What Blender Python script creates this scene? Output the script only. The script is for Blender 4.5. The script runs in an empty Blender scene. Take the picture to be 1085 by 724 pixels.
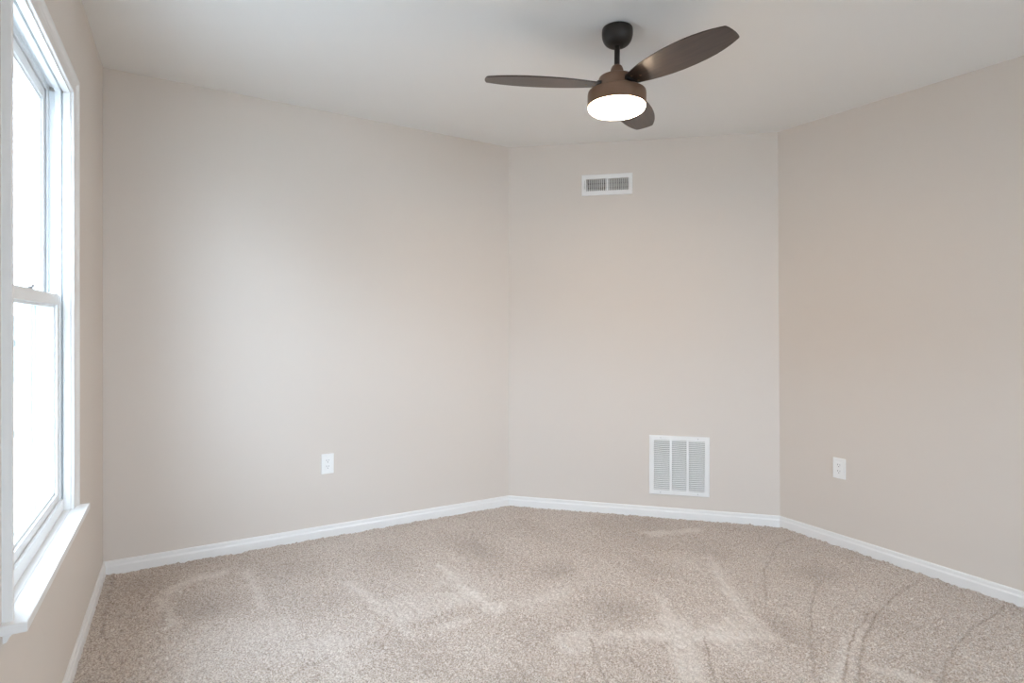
import bpy, bmesh, math, random
import numpy as np
from mathutils import Vector, Matrix, noise

S = bpy.context.scene
C = S.collection
PI = math.pi
R = math.radians
random.seed(7)
rng = np.random.default_rng(11)

# ------------------------------------------------------------------ camera
YAW, PITCH, ROLL, CAM_Z, FPX = 0.54348, -0.00058, 0.0095, 1.21291, 611.275
f = Vector((math.sin(YAW) * math.cos(PITCH), math.cos(YAW) * math.cos(PITCH), math.sin(PITCH)))
r = Vector((math.cos(YAW), -math.sin(YAW), 0.0))
u = r.cross(f)
r2 = math.cos(ROLL) * r + math.sin(ROLL) * u
u2 = -math.sin(ROLL) * r + math.cos(ROLL) * u
cam = bpy.data.cameras.new('camera')
cam.sensor_width = 36.0
cam.lens = 36.0 * FPX / 1085.0
cam.shift_y = -14.57 / 1085.0
cam.clip_start = 0.02
co = bpy.data.objects.new('camera', cam)
C.objects.link(co)
M3 = Matrix((r2, u2, -f)).transposed()
co.matrix_world = Matrix.Translation((0, 0, CAM_Z)) @ M3.to_4x4()
S.camera = co

# ------------------------------------------------------------------ world, exposure
SKY_STRENGTH = 20.2
SKY_COLOUR = (0.82, 0.97, 1.20, 1)
LAMP_STRENGTH = 100.0
LAMP_COLOUR = (1.0, 0.77, 0.54, 1)
w = bpy.data.worlds.new('overcast_sky')
S.world = w
w.use_nodes = True
bg = w.node_tree.nodes['Background']
bg.inputs['Color'].default_value = SKY_COLOUR
bg.inputs['Strength'].default_value = SKY_STRENGTH
S.view_settings.view_transform = 'Standard'
S.view_settings.look = 'None'
S.view_settings.exposure = 0.0
S.view_settings.gamma = 1.0
S.view_settings.use_curve_mapping = False
S.cycles.max_bounces = 14
S.cycles.diffuse_bounces = 10
S.cycles.transparent_max_bounces = 16
S.cycles.caustics_reflective = False
S.cycles.caustics_refractive = False
S.cycles.sample_clamp_indirect = 6.0


def portal(name, centre, normal, sx, sy):
    """Sampling portal set in a window opening: it gives off no light of its own."""
    l = bpy.data.lights.new(name, 'AREA')
    l.shape = 'RECTANGLE'
    l.size, l.size_y = sx, sy
    l.cycles.is_portal = True
    o = bpy.data.objects.new(name, l)
    C.objects.link(o)
    o.location = centre
    o.rotation_euler = Vector(normal).to_track_quat('-Z', 'Y').to_euler()
    return o


# ------------------------------------------------------------------ room dimensions
H = 2.44
YR = -2.7                                     # rear wall, behind the camera


def wx(y, z):                                  # the window wall leans a hair out of plumb
    return -0.3275 + 0.026 * y - 0.0078 * z


TOP = [(wx(3.383, H), 3.383), (2.006, 3.381), (3.251, 2.217), (3.262, YR)]
BOT = [(wx(3.388, 0), 3.388), (2.0225, 3.375), (3.2665, 2.185), (3.267, YR)]

# ------------------------------------------------------------------ materials


def mat(name, col, rough=0.5, metal=0.0, spec=0.5):
    m = bpy.data.materials.new(name)
    m.use_nodes = True
    b = m.node_tree.nodes['Principled BSDF']
    b.inputs['Base Color'].default_value = (*col, 1)
    b.inputs['Roughness'].default_value = rough
    b.inputs['Metallic'].default_value = metal
    b.inputs['Specular IOR Level'].default_value = spec
    return m


def nodes(m):
    return m.node_tree.nodes, m.node_tree.links, m.node_tree.nodes['Principled BSDF']


def add_bump(m, scale, strength, dist=0.002, detail=4):
    n, l, b = nodes(m)
    tc = n.new('ShaderNodeTexCoord')
    t = n.new('ShaderNodeTexNoise')
    t.inputs['Scale'].default_value = scale
    t.inputs['Detail'].default_value = detail
    bp = n.new('ShaderNodeBump')
    bp.inputs['Strength'].default_value = strength
    bp.inputs['Distance'].default_value = dist
    l.new(tc.outputs['Object'], t.inputs['Vector'])
    l.new(t.outputs['Fac'], bp.inputs['Height'])
    l.new(bp.outputs['Normal'], b.inputs['Normal'])


M_WALL = mat('greige_wall_paint', (0.662, 0.600, 0.543), 0.62, spec=0.3)
add_bump(M_WALL, 260, 0.12, 0.001)
M_CEIL = mat('ceiling_paint', (0.82, 0.812, 0.795), 0.85, spec=0.2)
add_bump(M_CEIL, 220, 0.10, 0.001)
M_TRIM = mat('white_trim_paint', (0.78, 0.77, 0.755), 0.38)
add_bump(M_TRIM, 90, 0.05, 0.001)
M_VINYL = mat('white_vinyl', (0.84, 0.86, 0.87), 0.35)
M_PLATE = mat('white_plastic', (0.84, 0.84, 0.83), 0.3)
M_METALW = mat('white_enamelled_steel', (0.80, 0.795, 0.785), 0.4)
M_GALV = mat('galvanised_damper', (0.30, 0.295, 0.285), 0.6)
M_SLOT = mat('dark_slot', (0.05, 0.05, 0.05), 0.6)
M_DUCT = mat('dark_duct', (0.10, 0.10, 0.10), 0.9)
M_FILTER = mat('filter_mesh', (0.10, 0.10, 0.105), 0.9)
M_SCREW = mat('screw_steel', (0.55, 0.55, 0.54), 0.35, 0.8)
M_BRONZE = mat('dark_bronze', (0.024, 0.019, 0.016), 0.45, 0.3)
add_bump(M_BRONZE, 500, 0.08, 0.0005)
M_BROWN = mat('brown_bronze', (0.180, 0.100, 0.060), 0.40, 0.25)
add_bump(M_BROWN, 500, 0.08, 0.0005)
M_BRONZE_D = mat('bronze_shadow_gap', (0.012, 0.009, 0.008), 0.6)
M_BSCREW = mat('bronze_screw', (0.30, 0.22, 0.15), 0.4, 0.5)
M_LATCH = mat('latch_grey', (0.45, 0.46, 0.47), 0.4)

# espresso wood
M_BLADE = mat('espresso_wood', (0.05, 0.03, 0.022), 0.36)
M_BLADE.node_tree.nodes['Principled BSDF'].inputs['Coat Weight'].default_value = 0.35
M_BLADE.node_tree.nodes['Principled BSDF'].inputs['Coat Roughness'].default_value = 0.30
n, l, b = nodes(M_BLADE)
tc = n.new('ShaderNodeTexCoord')
mp = n.new('ShaderNodeMapping')
mp.inputs['Scale'].default_value = (3, 60, 60)
t = n.new('ShaderNodeTexNoise')
t.inputs['Scale'].default_value = 2.0
t.inputs['Detail'].default_value = 5
cr = n.new('ShaderNodeValToRGB')
cr.color_ramp.elements[0].position = 0.3
cr.color_ramp.elements[0].color = (0.024, 0.0145, 0.011, 1)
cr.color_ramp.elements[1].position = 0.75
cr.color_ramp.elements[1].color = (0.066, 0.039, 0.028, 1)
l.new(tc.outputs['Object'], mp.inputs['Vector'])
l.new(mp.outputs['Vector'], t.inputs['Vector'])
l.new(t.outputs['Fac'], cr.inputs['Fac'])
l.new(cr.outputs['Color'], b.inputs['Base Color'])

# glowing diffuser
M_GLOW = mat('lit_frosted_glass', (0.95, 0.93, 0.9), 0.4)
n, l, b = nodes(M_GLOW)
b.inputs['Emission Color'].default_value = LAMP_COLOUR
b.inputs['Emission Strength'].default_value = LAMP_STRENGTH

# window glass: a clear pane that also mirrors at grazing angles
M_GLASS = bpy.data.materials.new('window_glass')
M_GLASS.use_nodes = True
n = M_GLASS.node_tree.nodes
l = M_GLASS.node_tree.links
n.remove(n['Principled BSDF'])
tr = n.new('ShaderNodeBsdfTransparent')
tr.inputs['Color'].default_value = (0.93, 0.965, 0.96, 1)
gl = n.new('ShaderNodeBsdfGlossy')
gl.inputs['Roughness'].default_value = 0.02
# Schlick reflectance, symmetric on both faces of the pane
lw = n.new('ShaderNodeLayerWeight')
pw = n.new('ShaderNodeMath')
pw.operation = 'POWER'
pw.inputs[1].default_value = 5.0
ma = n.new('ShaderNodeMath')
ma.operation = 'MULTIPLY_ADD'
ma.inputs[1].default_value = 0.6
ma.inputs[2].default_value = 0.035
mx = n.new('ShaderNodeMixShader')
l.new(lw.outputs['Facing'], pw.inputs[0])
l.new(pw.outputs[0], ma.inputs[0])
l.new(ma.outputs[0], mx.inputs[0])
l.new(tr.outputs[0], mx.inputs[1])
l.new(gl.outputs[0], mx.inputs[2])
l.new(mx.outputs[0], n['Material Output'].inputs['Surface'])

# carpet: flecked cut pile; "lean" marks where the vacuum laid the pile over
M_CARPET = mat('flecked_carpet', (0.4, 0.34, 0.29), 0.95, spec=0.1)
n, l, b = nodes(M_CARPET)
tc = n.new('ShaderNodeTexCoord')
t1 = n.new('ShaderNodeTexNoise')
t1.inputs['Scale'].default_value = 165
t1.inputs['Detail'].default_value = 3
t1.inputs['Roughness'].default_value = 0.7
cr = n.new('ShaderNodeValToRGB')
e = cr.color_ramp.elements
e[0].position = 0.34
e[0].color = (0.235, 0.182, 0.144, 1)
e[1].position = 0.66
e[1].color = (0.71, 0.640, 0.58, 1)
m_ = e.new(0.5)
m_.color = (0.48, 0.408, 0.350, 1)
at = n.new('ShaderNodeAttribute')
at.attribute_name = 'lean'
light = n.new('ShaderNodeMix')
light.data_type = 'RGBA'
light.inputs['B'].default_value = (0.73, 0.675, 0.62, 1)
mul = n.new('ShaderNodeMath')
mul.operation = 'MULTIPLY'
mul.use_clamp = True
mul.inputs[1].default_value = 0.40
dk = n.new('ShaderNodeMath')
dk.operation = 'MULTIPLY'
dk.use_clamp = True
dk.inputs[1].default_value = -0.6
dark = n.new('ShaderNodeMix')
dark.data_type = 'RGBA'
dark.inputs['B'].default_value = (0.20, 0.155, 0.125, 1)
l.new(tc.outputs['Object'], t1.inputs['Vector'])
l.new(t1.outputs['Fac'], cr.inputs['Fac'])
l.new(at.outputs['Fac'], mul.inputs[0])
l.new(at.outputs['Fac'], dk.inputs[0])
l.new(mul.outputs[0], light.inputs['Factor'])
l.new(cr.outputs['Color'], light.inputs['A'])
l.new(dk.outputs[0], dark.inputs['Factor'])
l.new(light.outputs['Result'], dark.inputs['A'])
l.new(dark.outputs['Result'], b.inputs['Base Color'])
b.inputs['Sheen Weight'].default_value = 0.15
b.inputs['Sheen Roughness'].default_value = 0.6

M_LAWN = mat('pale_gravel', (0.46, 0.455, 0.44), 0.9)
# fine insect screen: dark mesh that lets most of the light through
M_SCREEN = bpy.data.materials.new('insect_screen_mesh')
M_SCREEN.use_nodes = True
n = M_SCREEN.node_tree.nodes
l = M_SCREEN.node_tree.links
n['Principled BSDF'].inputs['Base Color'].default_value = (0.16, 0.17, 0.17, 1)
tr = n.new('ShaderNodeBsdfTransparent')
mx = n.new('ShaderNodeMixShader')
mx.inputs[0].default_value = 0.30
l.new(tr.outputs[0], mx.inputs[1])
l.new(n['Principled BSDF'].outputs[0], mx.inputs[2])
l.new(mx.outputs[0], n['Material Output'].inputs['Surface'])

M_SIDING = mat('grey_siding', (0.34, 0.35, 0.36), 0.8)
M_ROOF = mat('shingle_roof', (0.10, 0.10, 0.11), 0.9)
M_FENCE = mat('grey_fence_paint', (0.22, 0.245, 0.235), 0.7)

# ------------------------------------------------------------------ helpers


def obj(name, bm, m, parent=None, smooth=False, kind=None):
    bmesh.ops.recalc_face_normals(bm, faces=bm.faces)
    me = bpy.data.meshes.new(name)
    bm.to_mesh(me)
    bm.free()
    for mm in (m if isinstance(m, (list, tuple)) else [m]):
        me.materials.append(mm)
    if smooth:
        me.polygons.foreach_set('use_smooth', [True] * len(me.polygons))
    o = bpy.data.objects.new(name, me)
    C.objects.link(o)
    if parent:
        o.parent = parent
    if kind:
        o['kind'] = kind
    return o


def empty(name, loc=(0, 0, 0), parent=None):
    o = bpy.data.objects.new(name, None)
    o.empty_display_size = 0.1
    C.objects.link(o)
    o.location = loc
    if parent:
        o.parent = parent
    return o


def tag(o, label, cat, group=None):
    o['label'] = label
    o['category'] = cat
    if group:
        o['group'] = group
    return o


def hexa(bm, P, x0, x1, y0, y1, z0, z1):
    """A box in the local coordinates that P maps to the room."""
    v = [bm.verts.new(P(x, y, z)) for z in (z0, z1) for x, y in ((x0, y0), (x1, y0), (x1, y1), (x0, y1))]
    fs = []
    for q in ((3, 2, 1, 0), (4, 5, 6, 7), (0, 1, 5, 4), (1, 2, 6, 5), (2, 3, 7, 6), (3, 0, 4, 7)):
        fs.append(bm.faces.new([v[i] for i in q]))
    return v, fs


def bevelled(bm, w=0.001, seg=2, angle=0.5):
    es = [e for e in bm.edges if len(e.link_faces) == 2 and e.calc_face_angle(0) > angle]
    bmesh.ops.bevel(bm, geom=es, offset=w, segments=seg, affect='EDGES', clamp_overlap=True, profile=0.6)


def lathe(bm, prof, seg=64, cx=0, cy=0, cap=True):
    rings = []
    for (rad, z) in prof:
        if rad < 1e-6:
            rings.append([bm.verts.new((cx, cy, z))])
        else:
            rings.append([bm.verts.new((cx + rad * math.cos(2 * PI * k / seg), cy + rad * math.sin(2 * PI * k / seg), z)) for k in range(seg)])
    for a, b_ in zip(rings, rings[1:]):
        for k in range(seg):
            k2 = (k + 1) % seg
            if len(a) == 1:
                bm.faces.new((a[0], b_[k], b_[k2]))
            elif len(b_) == 1:
                bm.faces.new((a[k2], a[k], b_[0]))
            else:
                bm.faces.new((a[k], b_[k], b_[k2], a[k2]))
    if cap:
        for ring in (rings[0], rings[-1]):
            if len(ring) > 1:
                bm.faces.new(ring)


def rounded_prof(pts, rad=0.003, n=4):
    """Round the inner corners of a lathe profile."""
    out = [pts[0]]
    for a, p, c in zip(pts, pts[1:], pts[2:]):
        pa, pp, pc = Vector(a), Vector(p), Vector(c)
        d1, d2 = (pa - pp), (pc - pp)
        k = min(rad, d1.length * 0.45, d2.length * 0.45)
        s, t_ = pp + d1.normalized() * k, pp + d2.normalized() * k
        for i in range(n + 1):
            q = i / n
            out.append(tuple((1 - q) ** 2 * s + 2 * q * (1 - q) * pp + q * q * t_))
    out.append(pts[-1])
    return out


# ------------------------------------------------------------------ walls and ceiling


def wall_pt(a, b_, s, z, out=0.0):
    """Point on the wall between plan corners a and b_: s in 0..1 along it, z up, out away from the room."""
    k = z / H
    P0 = Vector(BOT[a]).lerp(Vector(TOP[a]), k)
    P1 = Vector(BOT[b_]).lerp(Vector(TOP[b_]), k)
    p = P0.lerp(P1, s)
    d = (P1 - P0).normalized()
    nrm = Vector((-d.y, d.x))
    return Vector((p.x + nrm.x * out, p.y + nrm.y * out, z))


def plain_wall(name, a, b_, m=M_WALL):
    bm = bmesh.new()
    z0, z1 = -0.05, H + 0.0
    hexa(bm, lambda x, y, z: wall_pt(a, b_, x, z, y), 0.0, 1.0, 0.0, 0.12, z0, z1)
    return obj(name, bm, m, kind='structure')


plain_wall('wall_back', 0, 1)
plain_wall('wall_right', 2, 3)


def open_wall(name, P, ulist, zlist, holes, thick, m=M_WALL):
    """A wall slab with rectangular openings; P(u, d, z) maps to the room."""
    us = sorted(set(ulist + [h for q in holes for h in q[:2]]))
    zs = sorted(set(zlist + [h for q in holes for h in q[2:]]))
    bm = bmesh.new()
    solid = {}
    for i in range(len(us) - 1):
        for j in range(len(zs) - 1):
            cu, cz = (us[i] + us[i + 1]) / 2, (zs[j] + zs[j + 1]) / 2
            solid[i, j] = not any(h[0] < cu < h[1] and h[2] < cz < h[3] for h in holes)
    cache = {}

    def V(i, d, j):
        if (i, d, j) not in cache:
            cache[i, d, j] = bm.verts.new(P(us[i], d, zs[j]))
        return cache[i, d, j]
    for (i, j), ok in solid.items():
        if not ok:
            continue
        for d in (0.0, thick):
            bm.faces.new((V(i, d, j), V(i + 1, d, j), V(i + 1, d, j + 1), V(i, d, j + 1)))
        for (di, dj, e0, e1) in ((-1, 0, (i, j), (i, j + 1)), (1, 0, (i + 1, j), (i + 1, j + 1)), (0, -1, (i, j), (i + 1, j)), (0, 1, (i, j + 1), (i + 1, j + 1))):
            if not solid.get((i + di, j + dj), False):
                bm.faces.new((V(e0[0], 0.0, e0[1]), V(e1[0], 0.0, e1[1]), V(e1[0], thick, e1[1]), V(e0[0], thick, e0[1])))
    return obj(name, bm, m, kind='structure')


LB = (Vector(BOT[2]) - Vector(BOT[1])).length
S_RET, Z_RET, S_SUP, Z_SUP = 1.122, 0.338, 0.665, 2.159
open_wall('wall_angled', lambda x, d, z: wall_pt(1, 2, x / LB, z, d), [0.0, LB], [-0.05, H],
          [(S_RET - 0.160, S_RET + 0.160, Z_RET - 0.163, Z_RET + 0.163), (S_SUP - 0.137, S_SUP + 0.143, Z_SUP - 0.043, Z_SUP + 0.043)], 0.12)


def WP(y, d, z):                               # window wall: y along, d outward
    return Vector((wx(y, z) - d, y, z))


U0, U1, Z0, Z1 = 1.673, 2.472, 0.573, 2.0      # clear opening between the jambs
open_wall('wall_left', WP, [YR - 0.12, 3.46], [-0.05, H], [(U0 - 0.018, U1 + 0.018, Z0 - 0.025, Z1 + 0.018)], 0.14)


def RP(x, d, z):
    return Vector((x, YR - d, z))


RW = (0.9, 2.5, 0.62, 2.03)                    # wide unseen window, added in the rear wall for fill daylight
open_wall('wall_rear', RP, [-0.5, 3.4], [-0.05, H], [RW], 0.14)

bm = bmesh.new()
hexa(bm, lambda x, y, z: (x, y, z), -0.55, 3.45, YR - 0.2, 3.55, H, H + 0.1)
obj('ceiling', bm, M_CEIL, kind='structure')

# ------------------------------------------------------------------ carpeted floor
LIGHT = [
    [(1.958, 1.938), (1.943, 1.882), (1.88, 1.739), (1.831, 1.608), (1.587, 1.338), (1.52, 1.377), (1.648, 1.541), (1.798, 1.74)],
    [(2.504, 2.082), (2.298, 1.81), (2.161, 1.558), (2.087, 1.378), (2.033, 1.401), (2.058, 1.527), (2.193, 1.737)],
    [(1.519, 1.78), (1.722, 1.671), (2.09, 1.441), (2.074, 1.385), (1.803, 1.527), (1.487, 1.742)],
    [(1.957, 1.122), (2.21, 1.215), (2.438, 1.299), (2.495, 1.291), (2.228, 1.19), (2.002, 1.096)],
    [(2.192, 1.14), (2.239, 1.072), (2.285, 0.943), (2.23, 0.963), (2.179, 1.074)],
    [(2.429, 2.531), (2.808, 2.408), (2.769, 2.374), (2.443, 2.452)],
    [(0.35, 3.099), (0.371, 3.099), (0.398, 2.682), (0.367, 2.68)],
    [(-0.009, 3.039), (0.132, 3.138), (0.294, 3.17), (0.285, 3.124), (0.134, 3.079), (0.005, 2.979)],
    [(-0.009, 3.008), (0.02, 3.012), (0.058, 2.686), (0.032, 2.684)],
    [(0.746, 2.738), (0.77, 2.724), (0.824, 2.446), (0.867, 2.118), (0.839, 2.126), (0.796, 2.413)],
    [(1.191, 2.694), (1.216, 2.68), (1.229, 2.369), (1.281, 2.133), (1.217, 2.104), (1.189, 2.338)],
    [(1.927, 1.647), (1.894, 1.571), (2.053, 1.479), (2.074, 1.608), (1.961, 1.566)],
]
GROOVES = [
    [(3.165, 1.371), (2.878, 1.353), (2.609, 1.298), (2.407, 1.236), (2.219, 1.159), (2.043, 1.072)],
    [(2.624, 1.327), (2.408, 1.277), (2.213, 1.199), (2.004, 1.095)],
    [(3.201, 1.053), (2.82, 1.039), (2.627, 1.013), (2.45, 0.976), (2.29, 0.928)],
    [(2.814, 1.634), (2.633, 1.577), (2.44, 1.482), (2.187, 1.327), (1.964, 1.18)],
    [(3.248, 2.029), (2.967, 2.002), (2.598, 1.821), (2.326, 1.619)],
    [(1.438, 1.762), (1.368, 1.633), (1.306, 1.502)],
    [(1.835, 1.54), (1.722, 1.427), (1.626, 1.315)],
    [(0.374, 2.082), (0.446, 2.129), (0.515, 2.143)],
    [(-0.2, 3.36), (-0.2, 3.072), (-0.2, 2.721)],
]


def seg_dist(X, Y, a, b_):
    dx, dy = b_[0] - a[0], b_[1] - a[1]
    k = np.clip(((X - a[0]) * dx + (Y - a[1]) * dy) / (dx * dx + dy * dy + 1e-12), 0, 1)
    return np.hypot(X - a[0] - k * dx, Y - a[1] - k * dy)


def poly_mask(X, Y, poly, soft=0.02):
    ins = np.zeros(X.shape, bool)
    d = np.full(X.shape, 9.0)
    for i in range(len(poly)):
        a, b_ = poly[i], poly[(i + 1) % len(poly)]
        c = ((a[1] > Y) != (b_[1] > Y)) & (X < (b_[0] - a[0]) * (Y - a[1]) / (b_[1] - a[1] + 1e-12) + a[0])
        ins ^= c
        d = np.minimum(d, seg_dist(X, Y, a, b_))
    sd = np.where(ins, d, -d)
    return np.clip(sd / soft * 0.5 + 0.6, 0, 1)


def smooth_noise(shape, cell, seed):
    """Bilinear value noise over a grid, one random value per cell of the given size."""
    g = np.random.default_rng(seed)
    ny, nx = int(shape[0] / cell[0]) + 3, int(shape[1] / cell[1]) + 3
    a = g.standard_normal((ny, nx))
    yy = np.arange(shape[0]) / cell[0]
    xx = np.arange(shape[1]) / cell[1]
    y0, x0 = yy.astype(int), xx.astype(int)
    fy, fx = (yy - y0)[:, None], (xx - x0)[None, :]
    fy, fx = fy * fy * (3 - 2 * fy), fx * fx * (3 - 2 * fx)
    A = a[np.ix_(y0, x0)]
    B = a[np.ix_(y0, x0 + 1)]
    D = a[np.ix_(y0 + 1, x0)]
    E_ = a[np.ix_(y0 + 1, x0 + 1)]
    return (A * (1 - fx) + B * fx) * (1 - fy) + (D * (1 - fx) + E_ * fx) * fy


STEP = 0.0055
gx = np.arange(-0.29, 3.30, STEP)
gy = np.arange(0.35, 3.41, STEP)
X, Y = np.meshgrid(gx, gy)
Xj = X + rng.uniform(-1, 1, X.shape) * STEP * 0.35
Yj = Y + rng.uniform(-1, 1, X.shape) * STEP * 0.35
Xw = X + 0.012 * smooth_noise(X.shape, (9, 9), 3)
Yw = Y + 0.012 * smooth_noise(X.shape, (9, 9), 4)
Zc = 0.0030 * smooth_noise(X.shape, (2.0, 2.0), 1) + 0.0012 * rng.standard_normal(X.shape) + 0.0016 * smooth_noise(X.shape, (9, 9), 2)
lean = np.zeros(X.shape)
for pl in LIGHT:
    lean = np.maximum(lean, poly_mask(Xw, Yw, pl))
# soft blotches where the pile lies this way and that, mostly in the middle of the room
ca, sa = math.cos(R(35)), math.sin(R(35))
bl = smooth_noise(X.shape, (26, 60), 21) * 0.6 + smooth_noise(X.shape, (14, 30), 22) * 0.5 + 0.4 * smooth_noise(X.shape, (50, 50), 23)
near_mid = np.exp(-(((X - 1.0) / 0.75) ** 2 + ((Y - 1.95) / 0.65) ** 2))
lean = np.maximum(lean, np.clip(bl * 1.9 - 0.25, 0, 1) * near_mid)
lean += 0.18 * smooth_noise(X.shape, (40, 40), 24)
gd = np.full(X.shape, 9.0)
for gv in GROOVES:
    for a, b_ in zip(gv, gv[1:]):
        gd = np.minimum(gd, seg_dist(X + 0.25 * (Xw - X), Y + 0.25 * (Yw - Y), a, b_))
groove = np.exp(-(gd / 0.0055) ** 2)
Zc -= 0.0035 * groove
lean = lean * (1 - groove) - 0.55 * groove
ny, nx = X.shape
verts = np.stack([Xj, Yj, Zc], -1).reshape(-1, 3)
ii, jj = np.meshgrid(np.arange(ny - 1), np.arange(nx - 1), indexing='ij')
q = np.stack([ii * nx + jj, ii * nx + jj + 1, (ii + 1) * nx + jj + 1, (ii + 1) * nx + jj], -1).reshape(-1, 4)
cxm, cym = X[ii, jj].ravel(), Y[ii, jj].ravel()
dirx, diry = 3.2665 - 2.0225, 2.185 - 3.375
ln = math.hypot(dirx, diry)
outd = ((cxm - 2.0225) * (-diry) + (cym - 3.375) * dirx) / ln
depth = cxm * math.sin(YAW) + cym * math.cos(YAW)
q = q[(outd < 0.02) & (depth > 1.55)]
nv = len(verts)
# plain carpet everywhere the detailed pile does not reach (behind and under the camera)
cp = [(-0.36, YR - 0.05), (3.3, YR - 0.05), (3.3, 0.42), (2.75, 0.42), (-0.36, 2.05)]
verts = np.vstack([verts, np.array([(x_, y_, -0.009) for x_, y_ in cp])])
me = bpy.data.meshes.new('floor')
nq = len(q)
me.vertices.add(len(verts))
me.vertices.foreach_set('co', verts.astype(np.float32).ravel())
loops = np.concatenate([q.ravel(), np.arange(nv, nv + 5)])
me.loops.add(len(loops))
me.loops.foreach_set('vertex_index', loops.astype(np.int32))
me.polygons.add(nq + 1)
me.polygons.foreach_set('loop_start', np.concatenate([np.arange(nq) * 4, [nq * 4]]).astype(np.int32))
me.polygons.foreach_set('use_smooth', np.ones(nq + 1, bool))
me.update(calc_edges=True)
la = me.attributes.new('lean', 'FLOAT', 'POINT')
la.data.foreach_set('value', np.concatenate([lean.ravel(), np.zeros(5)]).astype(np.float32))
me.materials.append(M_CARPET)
fl = bpy.data.objects.new('floor', me)
C.objects.link(fl)
fl['kind'] = 'structure'

# ------------------------------------------------------------------ baseboards
BPROF = [(0.0, -0.02), (0.0125, -0.02), (0.0125, 0.038), (0.0112, 0.042), (0.0085, 0.046), (0.0078, 0.050), (0.0078, 0.056), (0.0070, 0.0615), (0.0045, 0.0655), (0.0, 0.0665)]


def base_ring(idx):
    """Plan point and mitred offset direction at each room corner."""
    pts = [Vector(p) for p in BOT]
    pts = [Vector((wx(YR, 0), YR))] + pts
    p = pts[idx]
    dirs = []
    if idx > 0:
        dirs.append((p - pts[idx - 1]).normalized())
    if idx < len(pts) - 1:
        dirs.append((pts[idx + 1] - p).normalized())
    ns = [Vector((d.y, -d.x)) for d in dirs]
    if len(ns) == 1:
        return p, ns[0]
    m_v = (ns[0] + ns[1]).normalized()
    return p, m_v / m_v.dot(ns[0])


for nm, i0 in (('baseboard_left', 0), ('baseboard_back', 1), ('baseboard_angled', 2), ('baseboard_right', 3)):
    bm = bmesh.new()
    st = []
    for idx in (i0, i0 + 1):
        p, mv = base_ring(idx)
        st.append([bm.verts.new((p.x + mv.x * h, p.y + mv.y * h, z)) for h, z in BPROF])
    for k in range(len(BPROF) - 1):
        bm.faces.new((st[0][k], st[1][k], st[1][k + 1], st[0][k + 1]))
    bm.faces.new(st[0])
    bm.faces.new(st[1])
    obj(nm, bm, M_TRIM, kind='structure')

# ------------------------------------------------------------------ window of the left wall


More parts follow.
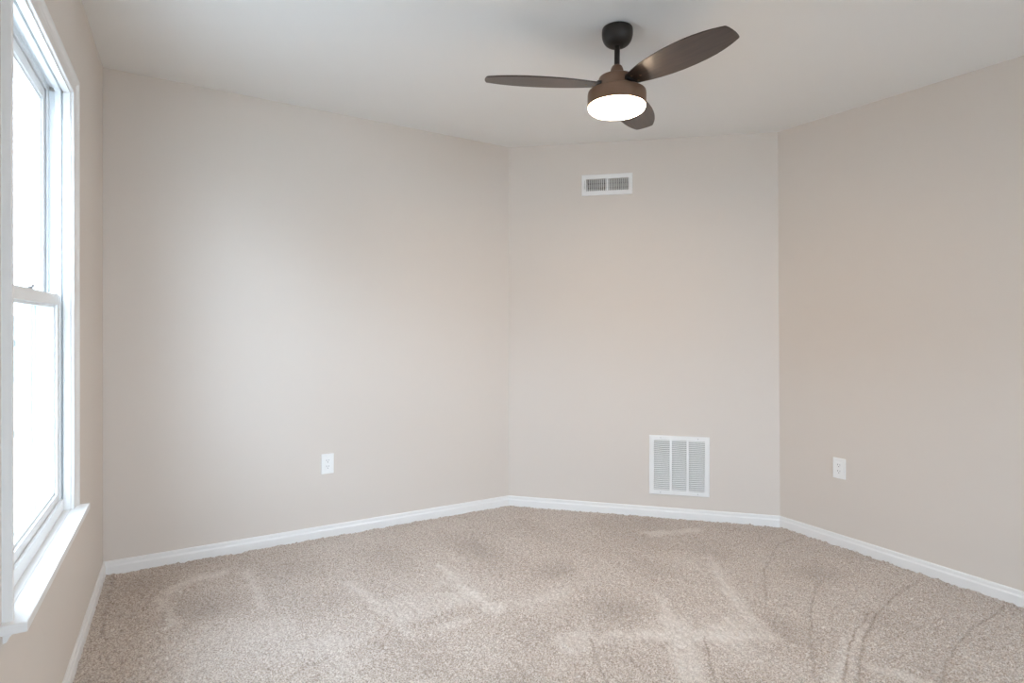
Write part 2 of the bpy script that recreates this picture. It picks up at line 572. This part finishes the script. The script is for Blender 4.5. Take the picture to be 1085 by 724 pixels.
def build_window(name):
    def P(y, d, z):
        return WP(y, d, z)

    def part(nm, boxes, m, parent, bev=0.0012):
        bm = bmesh.new()
        for bx in boxes:
            b2 = bmesh.new()
            hexa(b2, P, *bx)
            bmesh.ops.recalc_face_normals(b2, faces=b2.faces)
            if bev:
                bevelled(b2, bev)
            tmp = bpy.data.meshes.new('t')
            b2.to_mesh(tmp)
            b2.free()
            bm.from_mesh(tmp)
            bpy.data.meshes.remove(tmp)
        return obj(nm, bm, m, parent)

    root = empty(name)
    root['kind'] = 'structure'
    # casing: stepped profile mitred round three sides
    prof = [(0.0, 0.0), (0.0, 0.008), (0.002, 0.0095), (0.007, 0.0100), (0.0085, 0.0085), (0.011, 0.0082), (0.028, 0.0100), (0.036, 0.0125), (0.042, 0.0165), (0.047, 0.0185), (0.055, 0.0185), (0.057, 0.017), (0.057, 0.0)]
    bm = bmesh.new()
    rv = 0.006
    rows = []
    for t_, h in prof:
        o_ = rv + t_
        rows.append([bm.verts.new(P(*c)) for c in ((U0 - o_, -h, Z0), (U0 - o_, -h, Z1 + o_), (U1 + o_, -h, Z1 + o_), (U1 + o_, -h, Z0))])
    for a, b_ in zip(rows, rows[1:]):
        for k in range(3):
            bm.faces.new((a[k], a[k + 1], b_[k + 1], b_[k]))
    obj('casing', bm, M_TRIM, root)
    # stool board and the apron under it
    part('window_stool', [(U0 - 0.083, U1 + 0.066, -0.047, 0.0, Z0 - 0.022, Z0), (U0 - 0.016, U1 + 0.016, 0.0, 0.024, Z0 - 0.022, Z0)], M_TRIM, root, 0.003)
    bm = bmesh.new()
    ap = [(0.0, 0.0), (-0.026, 0.0), (-0.024, -0.005), (-0.016, -0.010), (-0.010, -0.017), (-0.007, -0.025), (0.0, -0.027)]
    e0 = [bm.verts.new(P(U0 - 0.056, d, Z0 - 0.022 + z)) for d, z in ap]
    e1 = [bm.verts.new(P(U1 + 0.05, d, Z0 - 0.022 + z)) for d, z in ap]
    for k in range(len(ap)):
        k2 = (k + 1) % len(ap)
        bm.faces.new((e0[k], e1[k], e1[k2], e0[k2]))
    bm.faces.new(e0)
    bm.faces.new(e1)
    obj('apron', bm, M_TRIM, root)
    # painted wood jamb liner
    part('jamb', [(U0 - 0.018, U0, 0.0, 0.0195, Z0, Z1), (U1, U1 + 0.018, 0.0, 0.0195, Z0, Z1), (U0 - 0.018, U1 + 0.018, 0.0, 0.0195, Z1, Z1 + 0.018)], M_TRIM, root, 0.0008)
    # vinyl unit with its two sash tracks
    bx = []
    for s, e_ in ((1, U1), (-1, U0)):
        def side(a, c, d0, d1, z0=Z0, z1=Z1):
            ya, yc = e_ + s * a, e_ + s * c
            bx.append((min(ya, yc), max(ya, yc), d0, d1, z0, z1))
        side(0.015, 0.018, 0.0195, 0.0255)
        side(-0.001, 0.018, 0.0255, 0.042)
        side(0.013, 0.018, 0.042, 0.059)
        side(-0.004, 0.018, 0.059, 0.065)
        side(0.012, 0.018, 0.065, 0.096)
        side(-0.006, 0.018, 0.096, 0.135)
    ya, yb = U0 - 0.018, U1 + 0.018
    bx += [(ya, yb, 0.0195, 0.0255, Z1 + 0.015, Z1 + 0.018), (ya, yb, 0.0255, 0.042, Z1 - 0.001, Z1 + 0.018), (ya, yb, 0.042, 0.059, Z1 + 0.013, Z1 + 0.018), (ya, yb, 0.059, 0.065, Z1 - 0.004, Z1 + 0.018), (ya, yb, 0.065, 0.096, Z1 + 0.012, Z1 + 0.018), (ya, yb, 0.096, 0.135, Z1 - 0.006, Z1 + 0.018)]
    bx += [(ya, yb, 0.0195, 0.029, Z0 - 0.022, Z0 + 0.039), (ya, yb, 0.029, 0.064, Z0 - 0.022, Z0 + 0.020), (ya, yb, 0.064, 0.135, Z0 - 0.022, Z0 + 0.010)]
    part('window_frame', bx, M_VINYL, root, 0.0008)

    def sash(nm, d0, d1, z0, z1, zr_b, zr_t, gd):
        sw = 0.036
        a0, a1 = U0 + 0.001, U1 - 0.001
        so = part(nm, [(a0, a0 + sw, d0, d1, z0, z1), (a1 - sw, a1, d0, d1, z0, z1), (a0 + sw, a1 - sw, d0, d1, z0, z0 + zr_b), (a0 + sw, a1 - sw, d0, d1, z1 - zr_t, z1),
                       # glazing beads
                       (a0 + sw, a0 + sw + 0.008, gd - 0.007, gd + 0.007, z0 + zr_b, z1 - zr_t), (a1 - sw - 0.008, a1 - sw, gd - 0.007, gd + 0.007, z0 + zr_b, z1 - zr_t),
                       (a0 + sw + 0.008, a1 - sw - 0.008, gd - 0.007, gd + 0.007, z0 + zr_b, z0 + zr_b + 0.008), (a0 + sw + 0.008, a1 - sw - 0.008, gd - 0.007, gd + 0.007, z1 - zr_t - 0.008, z1 - zr_t)], M_VINYL, root, 0.001)
        part('pane', [(a0 + sw + 0.004, a1 - sw - 0.004, gd - 0.0015, gd + 0.0015, z0 + zr_b + 0.004, z1 - zr_t - 0.004)], M_GLASS, so, 0)
        return so
    lo = sash('lower_sash', 0.030, 0.057, Z0 + 0.021, 1.308, 0.045, 0.035, 0.0445)
    sash('upper_sash', 0.067, 0.094, 1.275, Z1 - 0.001, 0.033, 0.040, 0.080)
    # half screen outside the lower sash
    zs0, zs1 = Z0 + 0.011, 1.30
    sc_ = part('insect_screen', [(U0 - 0.004, U0 + 0.018, 0.102, 0.112, zs0, zs1), (U1 - 0.018, U1 + 0.004, 0.102, 0.112, zs0, zs1), (U0 + 0.018, U1 - 0.018, 0.102, 0.112, zs0, zs0 + 0.022), (U0 + 0.018, U1 - 0.018, 0.102, 0.112, zs1 - 0.022, zs1)], M_VINYL, root, 0.0008)
    bm = bmesh.new()
    bm.faces.new([bm.verts.new(P(y, 0.107, z)) for y, z in ((U0 + 0.017, zs0 + 0.021), (U1 - 0.017, zs0 + 0.021), (U1 - 0.017, zs1 - 0.021), (U0 + 0.017, zs1 - 0.021))])
    obj('screen_mesh', bm, M_SCREEN, sc_)
    # tilt latches at both ends of the check rail and the cam lock in its middle
    for s in (U0 + 0.012, U1 - 0.056):
        part('tilt_latch', [(s, s + 0.044, 0.033, 0.054, 1.3082, 1.3135), (s + 0.016, s + 0.028, 0.036, 0.050, 1.3135, 1.3165)], M_VINYL, lo, 0.001)
    um = (U0 + U1) / 2
    part('sash_lock', [(um - 0.03, um + 0.03, 0.034, 0.056, 1.3082, 1.313), (um - 0.008, um + 0.022, 0.030, 0.048, 1.313, 1.321)], M_LATCH, lo, 0.0015)
    return root


build_window('window_1')
um, zm = (U0 + U1) / 2, (Z0 + Z1) / 2
portal('window_portal', (wx(um, zm) - 0.15, um, zm), (1, 0, 0), 1.5, 0.86)

# unseen rear window added to light the room: plain white frame, two panes
root = empty('rear_fill_window')
root['kind'] = 'structure'
bm = bmesh.new()
a, c, z0, z1 = RW
for bx in ((a, a + 0.05, 0.03, 0.09, z0, z1), (c - 0.05, c, 0.03, 0.09, z0, z1), (a + 0.05, c - 0.05, 0.03, 0.09, z0, z0 + 0.05), (a + 0.05, c - 0.05, 0.03, 0.09, z1 - 0.05, z1), ((a + c) / 2 - 0.025, (a + c) / 2 + 0.025, 0.035, 0.085, z0 + 0.05, z1 - 0.05),
           (a - 0.06, a, -0.018, 0.0, z0 - 0.06, z1 + 0.06), (c, c + 0.06, -0.018, 0.0, z0 - 0.06, z1 + 0.06), (a, c, -0.018, 0.0, z1, z1 + 0.06), (a, c, -0.018, 0.0, z0 - 0.06, z0)):
    hexa(bm, RP, *bx)
obj('window_frame', bm, M_VINYL, root)
for p0, p1 in ((a + 0.05, (a + c) / 2 - 0.025), ((a + c) / 2 + 0.025, c - 0.05)):
    bm = bmesh.new()
    hexa(bm, RP, p0, p1, 0.058, 0.061, z0 + 0.05, z1 - 0.05)
    obj('pane', bm, M_GLASS, root)
portal('window_portal', ((a + c) / 2, YR - 0.16, (z0 + z1) / 2), (0, 1, 0), 1.84, 1.45)

# ------------------------------------------------------------------ ceiling fan
AX, AY = 1.580, 1.804
fan = tag(empty('ceiling_fan', (AX, AY, H)), 'dark bronze three-blade ceiling fan with glowing round light, hanging from the ceiling', 'ceiling fan')


def fan_lathe(nm, prof, m, rad=0.003, cap=True, smooth=True):
    bm = bmesh.new()
    lathe(bm, [(a_, z - H) for a_, z in rounded_prof(prof, rad)], 72, cap=cap)
    o = obj(nm, bm, m, fan)
    me_ = o.data
    me_.polygons.foreach_set('use_smooth', [True] * len(me_.polygons))
    me_.set_sharp_from_angle(angle=R(50))
    return o


fan_lathe('canopy', [(0.0, 2.44), (0.0615, 2.44), (0.0630, 2.424), (0.0622, 2.408), (0.0585, 2.393), (0.0510, 2.380), (0.0400, 2.371), (0.0270, 2.3665), (0.0, 2.366)], M_BRONZE, 0.006)
fan_lathe('downrod', [(0.0, 2.372), (0.0112, 2.372), (0.0112, 2.255), (0.0, 2.255)], M_BRONZE, 0.0005)
fan_lathe('yoke_cover', [(0.0, 2.290), (0.0140, 2.290), (0.0205, 2.284), (0.0258, 2.272), (0.0275, 2.257), (0.0275, 2.242), (0.0, 2.242)], M_BROWN, 0.006)
fan_lathe('motor_housing', [(0.0, 2.2425), (0.050, 2.2425), (0.072, 2.2385), (0.0745, 2.230), (0.0745, 2.176), (0.0, 2.176)], M_BROWN, 0.004)
fan_lathe('light_housing', [(0.0, 2.1825), (0.090, 2.1825), (0.1170, 2.1790), (0.1185, 2.168), (0.1185, 2.121), (0.1125, 2.121), (0.1125, 2.130), (0.0, 2.130)], M_BROWN, 0.004)
fan_lathe('lamp_diffuser', [(0.0, 2.1295), (0.1118, 2.1295), (0.1150, 2.1190), (0.1140, 2.1130), (0.1110, 2.1065), (0.103, 2.1018), (0.06, 2.1000), (0.0, 2.0995)], M_GLOW, 0.002)

BLADE = [(0.078, 0.036), (0.10, 0.042), (0.14, 0.054), (0.18, 0.0635), (0.23, 0.0715), (0.28, 0.0765), (0.33, 0.0780), (0.38, 0.0765), (0.42, 0.0725), (0.46, 0.0650), (0.49, 0.0570), (0.515, 0.0480), (0.5310, 0.0415)]
BL_TIP = [(0.5345, 0.038), (0.5380, 0.025), (0.5400, 0.010)]
BZ = 2.207 - H
PITCH_B = R(9)
TH = 0.0055


def blade_mesh():
    bm = bmesh.new()
    ring = [(x, y) for x, y in BLADE] + BL_TIP + [(x, -y) for x, y in reversed(BL_TIP)] + [(x, -y) for x, y in reversed(BLADE)]
    lo = [bm.verts.new((x, y, -TH / 2)) for x, y in ring]
    hi = [bm.verts.new((x, y, TH / 2)) for x, y in ring]
    bm.faces.new(lo)
    bm.faces.new(hi)
    for k in range(len(ring)):
        k2 = (k + 1) % len(ring)
        bm.faces.new((lo[k], lo[k2], hi[k2], hi[k]))
    bmesh.ops.recalc_face_normals(bm, faces=bm.faces)
    es = [e_ for e_ in bm.edges if len(e_.link_faces) == 2 and any(len(f_.verts) > 4 for f_ in e_.link_faces)]
    bmesh.ops.bevel(bm, geom=es, offset=0.0016, segments=2, affect='EDGES', clamp_overlap=True)
    return bm


def screw_mesh(x, y):
    bm = bmesh.new()
    lathe(bm, [(0.0, -TH / 2 + 0.001), (0.0042, -TH / 2 + 0.001), (0.0042, -TH / 2 - 0.0008), (0.003, -TH / 2 - 0.0020), (0.0, -TH / 2 - 0.0023)], 16, x, y, cap=False)
    return bm


first = None
for phi in (154.0, 34.0, -86.0):
    mtx = Matrix.Translation((0, 0, BZ)) @ Matrix.Rotation(R(phi), 4, 'Z') @ Matrix.Rotation(-PITCH_B, 4, 'X')
    if first is None:
        bl_ = obj('blade', blade_mesh(), M_BLADE, fan)
        br = bmesh.new()
        hexa(br, lambda x, y, z: (x, y, z), 0.058, 0.086, -0.026, 0.026, -0.009, 0.010)
        bevelled(br, 0.004)
        brk = obj('blade_bracket', br, M_BRONZE_D, bl_)
        scr = [obj('screw', screw_mesh(x, y), M_BSCREW, bl_) for x, y in ((0.098, -0.018), (0.128, 0.0), (0.098, 0.022))]
        first = (bl_, [brk] + scr)
        bl_.matrix_local = mtx
    else:
        nb = first[0].copy()
        C.objects.link(nb)
        nb.parent = fan
        nb.matrix_local = mtx
        for ch in first[1]:
            c2 = ch.copy()
            C.objects.link(c2)
            c2.parent = nb

# ------------------------------------------------------------------ things on the walls


def on_wall(a_, b_, s0):
    """Local frame on a wall: x along it from the point s0 metres past corner a_, z up, y into the room."""
    L = (Vector(BOT[b_]) - Vector(BOT[a_])).length

    def Q(x, y, z):
        return wall_pt(a_, b_, (s0 + x) / L, z, -y)
    return Q


def frame_of(Q, z):
    """World matrix for a thing mounted at Q(0, 0, z)."""
    o = Q(0, 0, z)
    ex = (Q(0.1, 0, z) - o).normalized()
    ez = (Q(0, 0, z + 0.1) - o).normalized()
    ey = ez.cross(ex)
    if ey.dot(Q(0, 0.1, z) - o) < 0:
        ey = -ey
    return Matrix.Translation(o) @ Matrix((ex, ey, ez)).transposed().to_4x4()


def I(x, y, z):
    return (x, y, z)


def mount(name, Q, z, label, cat, group=None):
    o = empty(name)
    o.matrix_world = frame_of(Q, z)
    return tag(o, label, cat, group)


def boxes(nm, bxs, m, parent, bev=0.0):
    bm = bmesh.new()
    for bx in bxs:
        b2 = bmesh.new()
        hexa(b2, I, *bx)
        bmesh.ops.recalc_face_normals(b2, faces=b2.faces)
        if bev:
            bevelled(b2, bev)
        tmp = bpy.data.meshes.new('t')
        b2.to_mesh(tmp)
        b2.free()
        bm.from_mesh(tmp)
        bpy.data.meshes.remove(tmp)
    return obj(nm, bm, m, parent)


def disc(nm, x, z, y0, rad, h, m, parent):
    bm = bmesh.new()
    n_ = 18
    prof = [(0.0, y0 + h), (rad * 0.6, y0 + h * 0.9), (rad, y0 + h * 0.3), (rad, y0 - 0.0005), (0.0, y0 - 0.0005)]
    lathe(bm, prof, n_, cap=False)
    for v in bm.verts:
        px, py, pz = v.co
        v.co = (x + px, pz, z + py)
    return obj(nm, bm, m, parent)


def face_frame(bm, x0, x1, z0, z1, ix0, ix1, iz0, iz1, h, lip):
    """Stamped face frame: outer edge folded back to the wall, face proud by h."""
    rings = []
    for (xa, xb, za, zb, y) in ((x0, x1, z0, z1, 0.0), (x0 + 0.001, x1 - 0.001, z0 + 0.001, z1 - 0.001, h - 0.002), (x0 + lip, x1 - lip, z0 + lip, z1 - lip, h), (ix0, ix1, iz0, iz1, h), (ix0, ix1, iz0, iz1, -0.002)):
        rings.append([bm.verts.new((xa, y, za)), bm.verts.new((xb, y, za)), bm.verts.new((xb, y, zb)), bm.verts.new((xa, y, zb))])
    for a_, b_ in zip(rings, rings[1:] + rings[:1]):
        for k in range(4):
            k2 = (k + 1) % 4
            bm.faces.new((a_[k], a_[k2], b_[k2], b_[k]))


# return air grille low on the angled wall
Q = on_wall(1, 2, S_RET)
rg = mount('return_grille', Q, Z_RET, 'large square white return air grille low on the angled wall above the baseboard', 'vent')
hw, hh = 0.1865, 0.190
bm = bmesh.new()
face_frame(bm, -hw, hw, -hh, hh, -0.157, 0.157, -0.160, 0.160, 0.007, 0.004)
obj('face_frame', bm, M_METALW, rg)
boxes('divider_bar', [(-0.0585, -0.0455, -0.001, 0.0068, -0.160, 0.160)], M_METALW, rg, 0.0008)
boxes('divider_bar', [(0.0455, 0.0585, -0.001, 0.0068, -0.160, 0.160)], M_METALW, rg, 0.0008)
boxes('filter_backing', [(-0.1595, 0.1595, -0.030, -0.022, -0.1625, 0.1625)], M_FILTER, rg)
bm = bmesh.new()
NL = 27
for k in range(NL):
    zc = -0.160 + 0.320 * (k + 0.5) / NL
    for x0, x1 in ((-0.157, -0.0585), (-0.0455, 0.0455), (0.0585, 0.157)):
        # tilted louvre blade, leading edge down
        pts = [(-0.0030, zc + 0.0046), (-0.0026, zc + 0.0053), (0.0056, zc + 0.0030), (0.0063, zc + 0.0022), (0.0063, zc - 0.0034), (0.0055, zc - 0.0034), (0.0050, zc + 0.0018)]
        e0 = [bm.verts.new((x0, y, z)) for y, z in pts]
        e1 = [bm.verts.new((x1, y, z)) for y, z in pts]
        for i in range(len(pts)):
            i2 = (i + 1) % len(pts)
            bm.faces.new((e0[i], e1[i], e1[i2], e0[i2]))
        bm.faces.new(e0)
        bm.faces.new(e1)
obj('louvres', bm, M_METALW, rg)
for x, z in ((-0.115, 0.175), (0.115, 0.175), (-0.115, -0.175), (0.115, -0.175)):
    disc('screw', x, z, 0.007, 0.0034, 0.0012, M_SCREW, rg)

# supply register high on the angled wall
Q = on_wall(1, 2, S_SUP)
sr = mount('supply_register', Q, Z_SUP, 'small wide white supply register high on the angled wall below the ceiling', 'vent')
hw, hh = 0.1655, 0.070
bm = bmesh.new()
face_frame(bm, -hw, hw, -hh, hh, -0.134, 0.140, -0.040, 0.040, 0.006, 0.004)
obj('face_frame', bm, M_METALW, sr)
boxes('centre_bar', [(-0.0035, 0.0085, -0.001, 0.006, -0.040, 0.040)], M_METALW, sr, 0.0008)
boxes('duct_backing', [(-0.1365, 0.1425, -0.075, -0.070, -0.0425, 0.0425)], M_DUCT, sr)
bm = bmesh.new()
for x0, x1 in ((-0.134, -0.0035), (0.0085, 0.140)):
    nf = 11
    for k in range(nf):
        xc = x0 + (x1 - x0) * (k + 0.5) / nf
        dx = 0.0014 if x0 < 0 else -0.0014
        v = [bm.verts.new(c) for c in ((xc - 0.0020 - dx, -0.0110, -0.041), (xc + 0.0020 - dx, -0.0110, -0.041), (xc + 0.0020 + dx, 0.0055, -0.041), (xc - 0.0020 + dx, 0.0055, -0.041))]
        v2 = [bm.verts.new((q_.co.x, q_.co.y, 0.041)) for q_ in v]
        for i in range(4):
            i2 = (i + 1) % 4
            bm.faces.new((v[i], v[i2], v2[i2], v2[i]))
        bm.faces.new(v)
        bm.faces.new(v2)
obj('vertical_fins', bm, M_METALW, sr)
boxes('damper_blades', [(-0.1365, 0.1425, -0.028, -0.020, z - 0.0095, z + 0.0095) for z in (-0.029, 0.0, 0.029)], M_GALV, sr)
boxes('damper_lever', [(-0.1475, -0.1440, 0.0055, 0.0062, -0.026, 0.030), (-0.1480, -0.1435, 0.006, 0.013, 0.000, 0.008)], M_SCREW, sr, 0.0006)
for x in (-0.155, 0.155):
    disc('screw', x, 0.0, 0.006, 0.0032, 0.0012, M_METALW, sr)


def outlet(Q, z, label):
    o = mount('wall_outlet', Q, z, label, 'outlet', 'wall outlets')
    boxes('cover_plate', [(-0.035, 0.035, -0.001, 0.0055, -0.057, 0.057)], M_PLATE, o, 0.002)
    ins = boxes('receptacle', [(-0.0165, 0.0165, 0.004, 0.0072, -0.0335, 0.0335)], M_PLATE, o, 0.001)
    for zc in (0.0185, -0.0155):
        sl = [(-0.0072, -0.0052, 0.0069, 0.0074, zc - 0.002, zc + 0.006), (0.0052, 0.0072, 0.0069, 0.0074, zc - 0.001, zc + 0.005)]
        boxes('slot', [sl[0]], M_SLOT, ins)
        boxes('slot', [sl[1]], M_SLOT, ins)
        disc('ground_hole', 0.0, zc - 0.0085, 0.0070, 0.0027, 0.0004, M_SLOT, ins)
    for zc in (0.0445, -0.0445):
        disc('screw', 0.0, zc, 0.0055, 0.0028, 0.0009, M_PLATE, o)
    return o


outlet(on_wall(0, 1, 0.816 - BOT[0][0]), 0.420, 'white wall outlet on the long back wall between window and corner')
outlet(on_wall(2, 3, 2.185 - 1.817), 0.437, 'white wall outlet on the right wall beyond the angled wall')

# ------------------------------------------------------------------ outside the windows
bm = bmesh.new()
hexa(bm, I, -60, 30, -40, 60, -0.75, -0.55)
o = obj('ground', bm, M_LAWN, kind='structure')

# board fence across the side yard
fe = empty('yard_fence', (-4.5, 9.5, -0.55))
fe['kind'] = 'structure'
bm = bmesh.new()
xx = -4.0
while xx < 4.0:
    wd = 0.138
    hexa(bm, I, xx, xx + wd, -0.012 + random.uniform(-0.004, 0.004), 0.012, 0.05, 1.85 + random.uniform(-0.01, 0.01))
    xx += wd + 0.012
obj('boards', bm, M_FENCE, fe)
for z in (0.35, 1.5):
    boxes('rail', [(-4.0, 4.0, 0.012, 0.05, z - 0.045, z + 0.045)], M_FENCE, fe)
for x in (-4.0, -1.6, 0.8, 3.2):
    boxes('post', [(x, x + 0.09, 0.012, 0.10, -0.02, 1.9)], M_FENCE, fe, 0.004)

# neighbouring house along the side yard: it hides the lowest part of the sky from the window
nb = empty('neighbour_house', (-9.0, 4.0, -0.55))
nb['kind'] = 'structure'
bm = bmesh.new()
hexa(bm, I, -7.0, 0.0, -14.0, 3.0, 0.0, 3.0)
obj('siding_wall', bm, M_SIDING, nb)
bm = bmesh.new()
prof = [(-7.4, 2.95), (0.4, 2.95), (0.4, 3.1), (-3.5, 5.0), (-7.4, 3.1)]
e0 = [bm.verts.new((x, -14.4, z)) for x, z in prof]
e1 = [bm.verts.new((x, 3.4, z)) for x, z in prof]
for k in range(5):
    bm.faces.new((e0[k], e1[k], e1[(k + 1) % 5], e0[(k + 1) % 5]))
bm.faces.new(e0)
bm.faces.new(e1)
obj('roof', bm, M_ROOF, nb)
